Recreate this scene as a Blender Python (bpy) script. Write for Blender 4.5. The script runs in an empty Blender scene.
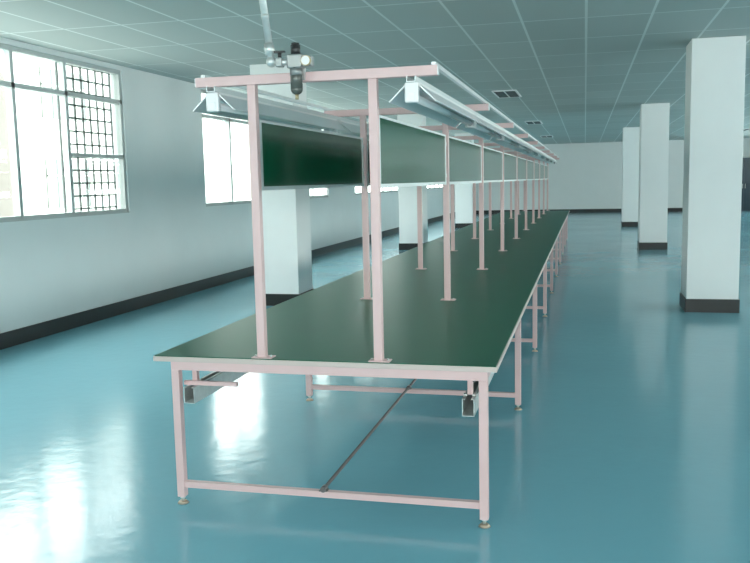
import bpy, bmesh, math, random
from mathutils import Vector, Matrix
random.seed(3)
scene=bpy.context.scene
# ------------------------------------------------------------------ materials
def mat(name,col,rough=.5,metal=0,spec=.5,noise=0,nscale=8,bump=0,bscale=30,coat=0):
    m=bpy.data.materials.new(name); m.use_nodes=True
    nt=m.node_tree; b=nt.nodes['Principled BSDF']
    b.inputs['Base Color'].default_value=(*col,1); b.inputs['Roughness'].default_value=rough
    b.inputs['Metallic'].default_value=metal; b.inputs['Specular IOR Level'].default_value=spec
    b.inputs['Coat Weight'].default_value=coat
    tc=nt.nodes.new('ShaderNodeTexCoord')
    if noise:
        n=nt.nodes.new('ShaderNodeTexNoise'); n.inputs['Scale'].default_value=nscale; n.inputs['Detail'].default_value=4
        nt.links.new(tc.outputs['Object'],n.inputs['Vector'])
        mx=nt.nodes.new('ShaderNodeMix'); mx.data_type='RGBA'
        mx.inputs[6].default_value=(*[c*(1-noise) for c in col],1); mx.inputs[7].default_value=(*[min(1,c*(1+noise)) for c in col],1)
        nt.links.new(n.outputs['Fac'],mx.inputs[0]); nt.links.new(mx.outputs[2],b.inputs['Base Color'])
    if bump:
        n=nt.nodes.new('ShaderNodeTexNoise'); n.inputs['Scale'].default_value=bscale; n.inputs['Detail'].default_value=2
        nt.links.new(tc.outputs['Object'],n.inputs['Vector'])
        bp=nt.nodes.new('ShaderNodeBump'); bp.inputs['Strength'].default_value=bump; bp.inputs['Distance'].default_value=.01
        nt.links.new(n.outputs['Fac'],bp.inputs['Height']); nt.links.new(bp.outputs[0],b.inputs['Normal'])
    return m
M={}
M['wall']=mat('painted_wall',(.72,.745,.75),.6,noise=.04,nscale=2)
M['column']=mat('column_paint',(.84,.845,.85),.55,noise=.03,nscale=3)
M['black']=mat('black_skirting',(.008,.009,.010),.35)
M['frame']=mat('window_aluminium',(.45,.48,.48),.4,.2)
M['grille']=mat('grille_steel',(.09,.10,.10),.6)
M['pink']=mat('powder_coated_steel',(.72,.50,.50),.4,noise=.03)
M['pinkedge']=mat('tabletop_edging',(.60,.50,.47),.45)
M['green']=mat('green_esd_mat',(.004,.115,.065),.38,noise=.1,nscale=3,spec=.35)
M['board']=mat('green_board_surface',(.005,.085,.042),.14,spec=.5)
M['alu']=mat('aluminium_trim',(.68,.71,.72),.35,.4)
M['galv']=mat('galvanised_steel',(.66,.68,.67),.38,.6,noise=.2,nscale=25)
M['darkmetal']=mat('dark_rod',(.16,.15,.15),.35,.6)
M['foot']=mat('foot_metal',(.55,.45,.35),.4,.7)
M['white']=mat('white_enamel',(.84,.83,.84),.3)
M['tube']=mat('fluorescent_tube_glass',(.92,.92,.93),.15)
M['hood']=mat('lamp_reflector',(.80,.81,.83),.3,.1)
M['rubber']=mat('black_plastic',(.03,.03,.032),.35)
M['body']=mat('regulator_body',(.34,.35,.35),.3,.6)
M['bowl']=mat('filter_bowl',(.10,.11,.10),.12,spec=.7)
M['brass']=mat('gauge_brass',(.5,.4,.25),.3,.8)
M['grilledark']=mat('vent_slats',(.10,.13,.14),.5)
M['door']=mat('door_paint',(.03,.06,.09),.4)
# glass
g=bpy.data.materials.new('window_glass'); g.use_nodes=True; nt=g.node_tree; nt.nodes.clear()
o=nt.nodes.new('ShaderNodeOutputMaterial'); t=nt.nodes.new('ShaderNodeBsdfTransparent'); gl=nt.nodes.new('ShaderNodeBsdfGlossy'); mx=nt.nodes.new('ShaderNodeMixShader')
t.inputs[0].default_value=(.93,.97,.95,1); gl.inputs['Roughness'].default_value=.02; mx.inputs[0].default_value=.05
nt.links.new(t.outputs[0],mx.inputs[1]); nt.links.new(gl.outputs[0],mx.inputs[2]); nt.links.new(mx.outputs[0],o.inputs[0]); M['glass']=g
# epoxy floor
f=mat('epoxy_floor',(.075,.33,.39),.17,spec=.5); nt=f.node_tree; b=nt.nodes['Principled BSDF']; tc=[n for n in nt.nodes if n.type=='TEX_COORD'][0]
n1=nt.nodes.new('ShaderNodeTexNoise'); n1.inputs['Scale'].default_value=.6; n1.inputs['Detail'].default_value=5
n2=nt.nodes.new('ShaderNodeTexNoise'); n2.inputs['Scale'].default_value=9; n2.inputs['Detail'].default_value=3
for n in(n1,n2): nt.links.new(tc.outputs['Object'],n.inputs['Vector'])
mx=nt.nodes.new('ShaderNodeMix'); mx.data_type='RGBA'; mx.inputs[6].default_value=(.165,.40,.49,1); mx.inputs[7].default_value=(.195,.46,.55,1)
nt.links.new(n1.outputs['Fac'],mx.inputs[0]); nt.links.new(mx.outputs[2],b.inputs['Base Color'])
mr=nt.nodes.new('ShaderNodeMapRange'); mr.inputs['To Min'].default_value=.10; mr.inputs['To Max'].default_value=.20
nt.links.new(n1.outputs['Fac'],mr.inputs['Value']); nt.links.new(mr.outputs[0],b.inputs['Roughness'])
bp=nt.nodes.new('ShaderNodeBump'); bp.inputs['Strength'].default_value=.28; bp.inputs['Distance'].default_value=.006
nt.links.new(n2.outputs['Fac'],bp.inputs['Height']); nt.links.new(bp.outputs[0],b.inputs['Normal']); M['floor']=f
# ceiling tiles
c=mat('ceiling_tiles',(.2,.27,.27),.75,spec=.2); nt=c.node_tree; b=nt.nodes['Principled BSDF']; tc=[n for n in nt.nodes if n.type=='TEX_COORD'][0]
br=nt.nodes.new('ShaderNodeTexBrick'); br.offset=0; br.inputs['Scale'].default_value=1; br.inputs['Brick Width'].default_value=.6; br.inputs['Row Height'].default_value=1.2
br.inputs['Mortar Size'].default_value=.013; br.inputs['Mortar Smooth'].default_value=.1; br.inputs['Bias'].default_value=0
br.inputs['Color1'].default_value=(.46,.50,.49,1); br.inputs['Color2'].default_value=(.51,.55,.54,1); br.inputs['Mortar'].default_value=(.74,.78,.77,1)
nt.links.new(tc.outputs['Object'],br.inputs['Vector']); nt.links.new(br.outputs['Color'],b.inputs['Base Color']); M['ceil']=c
# neighbour facade
fa=mat('facade_tiles',(.7,.7,.68),.8); nt=fa.node_tree; b=nt.nodes['Principled BSDF']; tc=[n for n in nt.nodes if n.type=='TEX_COORD'][0]
br=nt.nodes.new('ShaderNodeTexBrick'); br.inputs['Scale'].default_value=1; br.inputs['Brick Width'].default_value=.5; br.inputs['Row Height'].default_value=.25; br.inputs['Mortar Size'].default_value=.01
br.inputs['Color1'].default_value=(.42,.45,.42,1); br.inputs['Color2'].default_value=(.46,.48,.45,1); br.inputs['Mortar'].default_value=(.34,.34,.32,1)
sp=nt.nodes.new('ShaderNodeSeparateXYZ'); cb=nt.nodes.new('ShaderNodeCombineXYZ'); nt.links.new(tc.outputs['Object'],sp.inputs[0]); nt.links.new(sp.outputs[1],cb.inputs[0]); nt.links.new(sp.outputs[2],cb.inputs[1])
nt.links.new(cb.outputs[0],br.inputs['Vector']); nt.links.new(br.outputs['Color'],b.inputs['Base Color']); M['facade']=fa
M['brick']=mat('pebbledash_pier',(.11,.10,.09),.8,noise=.2,nscale=6)
M['outglass']=mat('facade_window_glass',(.09,.11,.105),.15)
M['ground']=mat('yard_concrete',(.5,.5,.48),.9)
# ------------------------------------------------------------------ geometry helpers
class B:
    def __init__(s): s.bm=bmesh.new(); s.mats=[]
    def mi(s,m):
        if m not in s.mats: s.mats.append(m)
        return s.mats.index(m)
    def box(s,x0,x1,y0,y1,z0,z1,m,bev=0):
        r=bmesh.ops.create_cube(s.bm,size=1)
        for v in r['verts']:
            v.co=Vector(((x0+x1)/2+v.co.x*(x1-x0),(y0+y1)/2+v.co.y*(y1-y0),(z0+z1)/2+v.co.z*(z1-z0)))
        i=s.mi(m)
        fs=set(f for v in r['verts'] for f in v.link_faces)
        for f_ in fs: f_.material_index=i
        if bev:
            es=list(set(e for v in r['verts'] for e in v.link_edges))
            q=bmesh.ops.bevel(s.bm,geom=es,offset=bev,segments=2,affect='EDGES',profile=.5)
            for f_ in q['faces']: f_.material_index=i
    def cyl(s,p0,p1,r,m,seg=16,r2=None):
        p0,p1=Vector(p0),Vector(p1); d=p1-p0
        q=d.to_track_quat('Z','Y').to_matrix().to_4x4()
        rr=bmesh.ops.create_cone(s.bm,cap_ends=True,segments=seg,radius1=r,radius2=r if r2 is None else r2,depth=d.length,matrix=Matrix.Translation((p0+p1)/2)@q)
        i=s.mi(m)
        for f_ in set(f for v in rr['verts'] for f in v.link_faces):
            f_.material_index=i; f_.smooth=len(f_.verts)==4
    def sph(s,p,r,m,sc=(1,1,1)):
        rr=bmesh.ops.create_uvsphere(s.bm,u_segments=20,v_segments=12,radius=r,matrix=Matrix.Translation(p)@Matrix.Diagonal((*sc,1)))
        i=s.mi(m)
        for f_ in set(f for v in rr['verts'] for f in v.link_faces): f_.material_index=i; f_.smooth=True
    def prism(s,prof,y0,y1,m):   # prof: xz polygon extruded in y
        i=s.mi(m); a=[s.bm.verts.new((x,y0,z)) for x,z in prof]; b_=[s.bm.verts.new((x,y1,z)) for x,z in prof]
        n=len(prof); fs=[s.bm.faces.new(a[::-1]),s.bm.faces.new(b_)]
        for k in range(n): fs.append(s.bm.faces.new((a[k],a[(k+1)%n],b_[(k+1)%n],b_[k])))
        for f_ in fs: f_.material_index=i
    def mesh(s,name):
        me=bpy.data.meshes.new(name); bmesh.ops.recalc_face_normals(s.bm,faces=s.bm.faces); s.bm.to_mesh(me); s.bm.free()
        for m in s.mats: me.materials.append(M[m])
        return me
    def obj(s,name,parent=None,loc=(0,0,0)):
        return link(s.mesh(name),name,parent,loc)
def link(me,name,parent=None,loc=(0,0,0)):
    o=bpy.data.objects.new(name,me); o.location=loc; scene.collection.objects.link(o)
    if parent: o.parent=parent
    return o
def empty(name,loc=(0,0,0)):
    o=bpy.data.objects.new(name,None); o.location=loc; o.empty_display_size=.2; scene.collection.objects.link(o); return o
# ------------------------------------------------------------------ room
XL,XR,Y0,Y1,H=-5.607,8.0,-6.5,38.5,3.07
b=B(); b.box(XL-.25,XR+.25,Y0-.25,Y1+.25,-.12,0,'floor'); b.obj('floor')
b=B(); b.box(XL-.25,XR+.25,Y0-.25,Y1+.25,H,H+.12,'ceil'); b.obj('ceiling')
WZ0,WZ1=1.25,3.015
winL=[(-5.4,1.0),(3.2,9.57),(11.79,18.15),(20.4,26.8),(29.0,35.4)]
winR=[(-5.4,1.0),(3.2,9.57),(11.79,18.15),(20.4,26.8),(29.0,35.4)]
winB=[(-4.9,-.9),(.2,3.6),(4.4,7.4)]
def wall_y(name,x0,x1,wins):
    b=B(); b.box(x0,x1,Y0,Y1,0,WZ0,'wall'); b.box(x0,x1,Y0,Y1,WZ1,H,'wall')
    e=[Y0]+[v for w in wins for v in w]+[Y1]
    for i in range(0,len(e),2): b.box(x0,x1,e[i],e[i+1],WZ0,WZ1,'wall')
    return b.obj(name)
wall_y('wall_left',XL-.22,XL,winL); wall_y('wall_right',XR,XR+.22,winR)
DX0,DX1=5.75,7.35
b=B(); b.box(XL-.22,XR+.22,Y1,Y1+.22,0,H,'wall'); b.obj('wall_far')
b=B(); xm=(DX0+DX1)/2; q=Y1-.001
for x0,x1 in ((DX0+.05,xm-.003),(xm+.003,DX1-.05)):
    b.box(x0,x1,q-.04,q,0.0,2.25,'door'); b.box(x0+.12,x1-.12,q-.05,q-.04,1.2,2.05,'door',.004); b.box(x0+.12,x1-.12,q-.05,q-.04,.25,1.05,'door',.004)
b.box(DX0,DX0+.05,q-.06,q,0,2.3,'frame'); b.box(DX1-.05,DX1,q-.06,q,0,2.3,'frame'); b.box(DX0+.05,DX1-.05,q-.06,q,2.25,2.3,'frame')
for s_ in (-.05,.05): b.cyl((xm+s_,q-.06,.95),(xm+s_,q-.06,1.15),.012,'alu',10)
b.obj('door_1')
b=B(); b.box(XL-.22,XR+.22,Y0-.22,Y0,0,WZ0,'wall'); b.box(XL-.22,XR+.22,Y0-.22,Y0,WZ1,H,'wall')
e=[XL-.22]+[v for w in winB for v in w]+[XR+.22]
for i in range(0,len(e),2): b.box(e[i],e[i+1],Y0-.22,Y0,WZ0,WZ1,'wall')
b.obj('wall_rear')
b=B(); b.box(XL,XL+.015,Y0,Y1,0,.16,'black'); b.obj('baseboard_left')
b=B(); b.box(XR-.015,XR,Y0,Y1,0,.16,'black'); b.obj('baseboard_right')
b=B(); b.box(XL+.015,DX0,Y1-.015,Y1,0,.16,'black'); b.box(DX1,XR-.015,Y1-.015,Y1,0,.16,'black'); b.obj('baseboard_far')
b=B(); b.box(XL+.015,XR-.015,Y0,Y0+.015,0,.16,'black'); b.obj('baseboard_rear')
wn=0
def window_y(x,w,side,cuts=None,grilles=()):
    """window lying in plane x, spanning w in y. side=-1 left wall (outside is -x)"""
    global wn; wn+=1
    y0,y1=w; a=x+side*.02; c=x+side*.09
    lo,hi=min(a,c),max(a,c); b=B(); t=.05
    b.box(lo,hi,y0,y1,WZ0,WZ0+t,'frame'); b.box(lo,hi,y0,y1,WZ1-t,WZ1,'frame')
    b.box(lo,hi,y0,y1,2.60,2.60+t,'frame')
    if cuts is None:
        n=6; cuts=[y0+(y1-y0)*i/n for i in range(n+1)]
    for i,c_ in enumerate(cuts):
        d=t/2 if 0<i<len(cuts)-1 else 0
        yy0=c_-d if i else c_; yy1=c_+(t/2 if 0<i<len(cuts)-1 else 0)
        if i==0: yy1=c_+t
        if i==len(cuts)-1: yy0=c_-t; yy1=c_
        b.box(lo,hi,yy0,yy1,WZ0+t,WZ1-t,'frame')
    for i in range(len(cuts)-1):
        if (len(cuts)-2-i)%3==0:
            b.box(lo,hi,cuts[i]+t/2,cuts[i+1]-t/2,1.93,1.97,'frame')
    gx=(lo+hi)/2; b.box(gx-.003,gx+.003,y0+t,y1-t,WZ0+t,WZ1-t,'glass')
    b.box(min(x,x+side*.015),max(x,x+side*.015),y0,y1,WZ0,WZ0+.012,'frame')
    for (p,q) in grilles:   # steel security grille outside the pane
        X=x+side*.16; rb=.009
        k=p
        while k<=q+.001: b.box(X-rb,X+rb,k-rb,k+rb,WZ0,WZ1,'grille'); k+=(q-p)/7
        z=WZ0+.08
        while z<WZ1: b.box(X-rb,X+rb,p,q,z-rb,z+rb,'grille'); z+=.15
    return b.obj('window_%d'%wn)
window_y(XL,winL[1],-1,[3.2,4.37,5.27,6.3,7.5,8.4,9.57],[(8.45,9.53),(3.25,4.33)])
window_y(XL,winL[2],-1,None,[(14.0,14.95)])
for w in (winL[0],winL[3],winL[4]): window_y(XL,w,-1)
for w in winR: window_y(XR,w,1)
for (x0,x1) in winB:
    wn+=1; b=B(); t=.055; ya,yb=Y0-.09,Y0-.02
    for z in (WZ0,2.6,WZ1-t): b.box(x0,x1,ya,yb,z,z+t,'frame')
    n=4
    for i in range(n+1):
        xx=x0+t/2+(x1-x0-t)*i/n; b.box(xx-t/2,xx+t/2,ya+.002,yb-.002,WZ0+t,WZ1-t,'frame')
    b.box(x0+t,x1-t,Y0-.058,Y0-.052,WZ0+t,WZ1-t,'glass'); b.obj('window_%d'%wn)
# columns
for x0 in (-4.12,1.14):
    for k in (-1,0,1,2):
        yy=10.1+8.6*k; w=.56
        b=B(); b.box(0,w,0,w,0,H,'column',.006)
        b.box(-.012,w+.012,-.012,w+.012,0,.155,'black')
        b.obj('column',None,(x0,yy,0))
# ceiling vents
for yy in (7.0,14.6,22.6,30.6):
    for xx in (-1.56,5.0):
        if yy==7.0 and xx<0: continue
        b=B(); L=1.2; W=.42; t=.03
        b.box(0,W,0,t,-.02,0,'white'); b.box(0,W,L-t,L,-.02,0,'white'); b.box(0,t,t,L-t,-.02,0,'white'); b.box(W-t,W,t,L-t,-.02,0,'white')
        b.box(W/2-.012,W/2+.012,t,L-t,-.02,0,'white'); b.box(t,W-t,t,L-t,-.004,0,'black')
        y=t+.04
        while y<L-t-.02: b.box(t,W-t,y,y+.02,-.018,-.006,'grilledark'); y+=.06
        b.obj('ceiling_vent',None,(xx,yy,H))
# ------------------------------------------------------------------ outside
b=B(); FX=-18
b.box(FX-1,FX,-20,60,-4,9,'facade')
for i in range(16):
    y=-16+i*4.6
    for z in (-2.2,.9,4.0,7.0):
        b.box(FX,FX+.03,y,y+2.6,z,z+1.7,'outglass')
        for k in range(5): b.box(FX,FX+.07,y+k*.64,y+k*.64+.06,z,z+1.7,'facade')
        b.box(FX,FX+.07,y,y+2.6,z+1.1,z+1.16,'facade')
b.box(FX,FX+.3,20.2,23.2,-4,5.2,'brick')
b.obj('neighbour_building')
b=B(); b.box(-40,-5.86,-30,70,-4.2,-4,'ground'); b.obj('yard_ground')
# ------------------------------------------------------------------ workbench
wb=empty('assembly_line_workbench',(-1.2,3.627,0))
def P(b,name):
    o=b.obj(name,wb); o.location=-wb.location; return o
S=1.989; N=9; YF=3.627; YE=YF+.035+N*S+.03; XTL,XTR=-2.043,-.370; G1,G2=-1.934,-.4325; PL,PR=-1.485,-.913
Ys=[3.6445+i*S for i in range(N+1)]
b=B()
b.box(XTL,XTR,YF,YE,.722,.746,'pinkedge',.002); b.box(XTL+.006,XTR-.006,YF+.006,YE-.006,.746,.75,'green')
P(b,'table_top')
b=B(); r=.02
for i,y in enumerate(Ys):
    for x in (G1,G2): b.box(x-r,x+r,y-r+.01,y+r+.01,.035,.68,'pink',.003)
    yc=y+.01
    b.box(G1+r,G2-r,yc-.015,yc+.015,.085,.115,'pink')       # low stretcher
    b.box(G1-r,G2+r,yc-.018,yc+.018,.68,.722,'pink')         # top cross rail
    b.box(G1+r,G2-r,yc-.012,yc+.012,.595,.615,'pink') if i else b.box(G1+r,G1+.30,yc+.03,yc+.05,.595,.615,'pink')
for x in (G1,G2): b.box(x-.018,x+.018,YF+.03,YE-.03,.682,.7215,'pink')
P(b,'base_frame')
b=B()
for y in Ys:
    for x in (G1,G2):
        b.cyl((x,y+.01,.012),(x,y+.01,.04),.007,'galv',10); b.cyl((x,y+.01,0),(x,y+.01,.012),.028,'foot',20,.018)
        b.cyl((x,y+.01,.026),(x,y+.01,.034),.013,'galv',6)
P(b,'levelling_feet')
b=B()
for xc in (-1.865,-.50):
    w=.055; z0,z1=.515,.595; ya,yb=YF+.01,YE-.05
    b.box(xc-w/2,xc+w/2,ya,yb,z0,z0+.003,'galv'); b.box(xc-w/2,xc-w/2+.003,ya,yb,z0,z1,'galv'); b.box(xc+w/2-.003,xc+w/2,ya,yb,z0,z1,'galv')
    b.box(xc-w/2,xc-w/2+.014,ya,yb,z1-.003,z1,'galv'); b.box(xc+w/2-.014,xc+w/2,ya,yb,z1-.003,z1,'galv')
    for y in Ys: 
        b.box(xc-w/2-.004,xc+w/2+.004,y+.06,y+.09,z1,z1+.004,'galv')
        b.box(xc-.012,xc+.012,y+.06,y+.09,z1,.722,'pink')
P(b,'cable_channels')
b=B(); b.cyl((-1.195,Ys[0]+.01,.124),(-1.195,Ys[-1]+.01,.124),.0085,'darkmetal',14)
for y in Ys:
    b.box(-1.215,-1.175,y-.010,y+.03,.1155,.120,'darkmetal'); b.cyl((-1.195,y-.008,.124),(-1.195,y+.03,.124),.014,'darkmetal',14)
P(b,'tie_rod')
b=B()
for y in Ys[:-1]:
    b.box(-.75,-.62,y+.12,y+.22,.66,.70,'pink',.004); b.box(-.735,-.635,y+.13,y+.21,.70,.722,'pink')
    b.box(-1.70,-1.58,y+.12,y+.22,.655,.70,'pink',.004); b.box(-1.69,-1.59,y+.13,y+.21,.70,.722,'pink')
P(b,'junction_boxes')
b=B(); r=.02; YP=[3.665+i*S for i in range(N+1)]
for y in YP:
    for x in (PL,PR):
        b.box(x-r,x+r,y-r,y+r,.754,2.022,'pink',.003)
        b.box(x-.045,x+.055,y-.032,y+.032,.75,.755,'pink',.001)
        for dx in (-.034,.042): b.cyl((x+dx,y,.755),(x+dx,y,.762),.006,'galv',8)
    b.box(-1.76,-.622,y-.02,y+.02,2.022,2.066,'pink',.003)
    for x,sg in ((-1.76,-1),(-.622,1)): b.box(x if sg>0 else x-.003,x+.003 if sg>0 else x,y-.018,y+.018,2.024,2.064,'alu')
b.box(-1.27,-1.22,3.621,3.6455,2.03,2.11,'galv')
P(b,'upright_rack')
LX=(-1.675,-.735)
b=B()
for x in LX:
    a,c_=YP[0]-.04,YP[-1]+.04
    b.box(x-.02,x+.02,a,c_,1.997,2.000,'alu'); b.box(x-.02,x-.017,a,c_,2.0,2.022,'alu'); b.box(x+.017,x+.02,a,c_,2.0,2.022,'alu')
b.box(-.655,-.635,YP[0]+.02,YP[-1],2.066,2.084,'alu')
b.box(-1.75,-1.73,YP[0]+.02,YP[-1],2.066,2.084,'alu')
P(b,'lamp_rails')
# ------------------------------------------------------------------ lamps
b=B(); L=S-.05
b.box(-.032,.032,.03,L-.03,-.034,0,'white')
b.prism([(-.032,-.010),(-.105,-.080),(-.102,-.084),(-.032,-.018)],.012,L-.012,'hood')
b.prism([(.032,-.010),(.105,-.080),(.102,-.084),(.032,-.018)],.012,L-.012,'hood')
for y in (0,L-.03):
    b.box(-.031,.031,y,y+.03,-.088,-.001,'white',.005)
b.box(-.016,.016,-.003,0.0,-.078,-.046,'hood',.001)
b.cyl((0,.03,-.060),(0,L-.03,-.060),.018,'tube',16)
lme=b.mesh('fluorescent_lamp')
for x in LX:
    for i in range(N): link(lme,'fluorescent_lamp',None,(x,YP[i]-.03,1.997))
# ------------------------------------------------------------------ boards (panels hung in the rack bays)
b=B(); L=S-.10; z0,z1=1.54,1.87; t=.024
b.box(-.006,.006,0,L,z0,z1,'board')
b.box(-.010,.010,0,L,z0,z0+t*.8,'alu'); b.box(-.010,.010,0,L,z1-t*.5,z1,'alu')
for y in (0,L-t): b.box(-.0095,.0095,y,y+t,z0+t*.8,z1-t*.5,'alu')
for y in (0.0,L): 
    d=-.030 if y==0 else 0
    for z in (z0+.06,z1-.06): b.box(-.008,.008,y+d,y+d+.03,z-.012,z+.012,'galv')
bme=b.mesh('green_board')
for x in (PL,PR):
    for i in range(N): link(bme,'green_board_%s_%d'%('left' if x==PL else 'right',i+1),wb,Vector((x,YP[i]+.05,0))-wb.location)
# ------------------------------------------------------------------ air supply
YA=3.592
ap=empty('air_supply_line',(-1.35,YA,2.1))
def PA(b,name): o=b.obj(name,ap); o.location=-ap.location
b=B()
b.cyl((-1.475,YA,H),(-1.36,YA,2.12),.016,'galv',18)
b.cyl((-1.472,YA,H-.03),(-1.475,YA,H),.04,'galv',20)
b.cyl((-1.37,YA,2.19),(-1.364,YA,2.14),.022,'galv',18); b.sph((-1.36,YA,2.11),.024,'galv')
b.cyl((-1.36,YA,2.105),(-1.27,YA,2.105),.014,'galv',16)
for k in range(6): 
    z=2.3+k*.12; x=-1.36-(z-2.12)*.121; b.cyl((x,YA,z),(x-.002,YA,z+.015),.0185,'galv',16)
PA(b,'pipe')
b=B()
b.box(-1.335,-1.305,YA-.02,YA+.02,2.085,2.125,'body',.004); b.cyl((-1.32,YA,2.125),(-1.32,YA,2.15),.008,'rubber'); b.box(-1.345,-1.295,YA-.008,YA+.008,2.147,2.155,'rubber')
b.box(-1.28,-1.21,YA-.028,YA+.028,2.075,2.135,'body',.006)
b.cyl((-1.245,YA,2.135),(-1.245,YA,2.175),.022,'rubber',18); b.cyl((-1.245,YA,2.175),(-1.245,YA,2.185),.018,'rubber',18)
b.cyl((-1.245,YA,1.985),(-1.245,YA,2.08),.027,'bowl',20); b.sph((-1.245,YA,1.985),.027,'bowl',(1,1,.9)); b.cyl((-1.245,YA,1.94),(-1.245,YA,1.965),.008,'brass',10)
b.cyl((-1.245,YA,2.045),(-1.245,YA,2.075),.0285,'body',20)
b.box(-1.21,-1.165,YA-.02,YA+.02,2.08,2.125,'body',.005); b.cyl((-1.188,YA-.018,2.103),(-1.188,YA-.038,2.103),.022,'brass',20); b.cyl((-1.188,YA-.036,2.103),(-1.188,YA-.040,2.103),.019,'white',20)
PA(b,'filter_regulator')
# ------------------------------------------------------------------ light
w=bpy.data.worlds.new('sky'); scene.world=w; w.use_nodes=True; nt=w.node_tree
bg=nt.nodes['Background']; bg.inputs[0].default_value=(.98,1,.99,1); bg.inputs[1].default_value=11.5
def area(name,loc,rot,sx,sy,power=0,portal=False,col=(.88,1,1)):
    l=bpy.data.lights.new(name,'AREA'); l.shape='RECTANGLE'; l.size=sx; l.size_y=sy; l.energy=power; l.color=col
    if portal: l.cycles.is_portal=True
    o=bpy.data.objects.new(name,l); o.location=loc; o.rotation_euler=rot; scene.collection.objects.link(o); return o
zc=(WZ0+WZ1)/2
for y0,y1 in winL: area('window_daylight',(XL-.24,(y0+y1)/2,zc),(0,-math.pi/2,0),WZ1-WZ0,y1-y0,1,True)
for y0,y1 in winR: area('window_daylight',(XR+.24,(y0+y1)/2,zc),(0,math.pi/2,0),WZ1-WZ0,y1-y0,1,True)
for x0,x1 in winB: area('window_daylight',((x0+x1)/2,Y0-.24,zc),(math.pi/2,0,0),x1-x0,WZ1-WZ0,1,True)
l=bpy.data.lights.new('camera_fill_light','POINT'); l.energy=85; l.shadow_soft_size=.04; l.color=(1,.92,.90)  # unseen fill light added beside the camera to brighten the near surfaces
o=bpy.data.objects.new('camera_fill_light',l); o.location=(-.05,-.02,1.72); scene.collection.objects.link(o)
scene.view_settings.view_transform='Standard'; scene.view_settings.look='None'; scene.view_settings.exposure=0.03
# ------------------------------------------------------------------ camera
yaw,pit,rol=.2471,.1187,-.022
fw=Vector((-math.sin(yaw)*math.cos(pit),math.cos(yaw)*math.cos(pit),-math.sin(pit))); rt=Vector((math.cos(yaw),math.sin(yaw),0)); up=rt.cross(fw)
r_=rt*math.cos(rol)+up*math.sin(rol); u_=-rt*math.sin(rol)+up*math.cos(rol)
cd=bpy.data.cameras.new('camera'); cd.sensor_width=36; cd.lens=835.44/750*36; cd.clip_end=200
co=bpy.data.objects.new('camera',cd)
mw=Matrix((( r_.x,u_.x,-fw.x,0),(r_.y,u_.y,-fw.y,0),(r_.z,u_.z,-fw.z,1.5693),(0,0,0,1)))
co.matrix_world=mw; scene.collection.objects.link(co); scene.camera=co
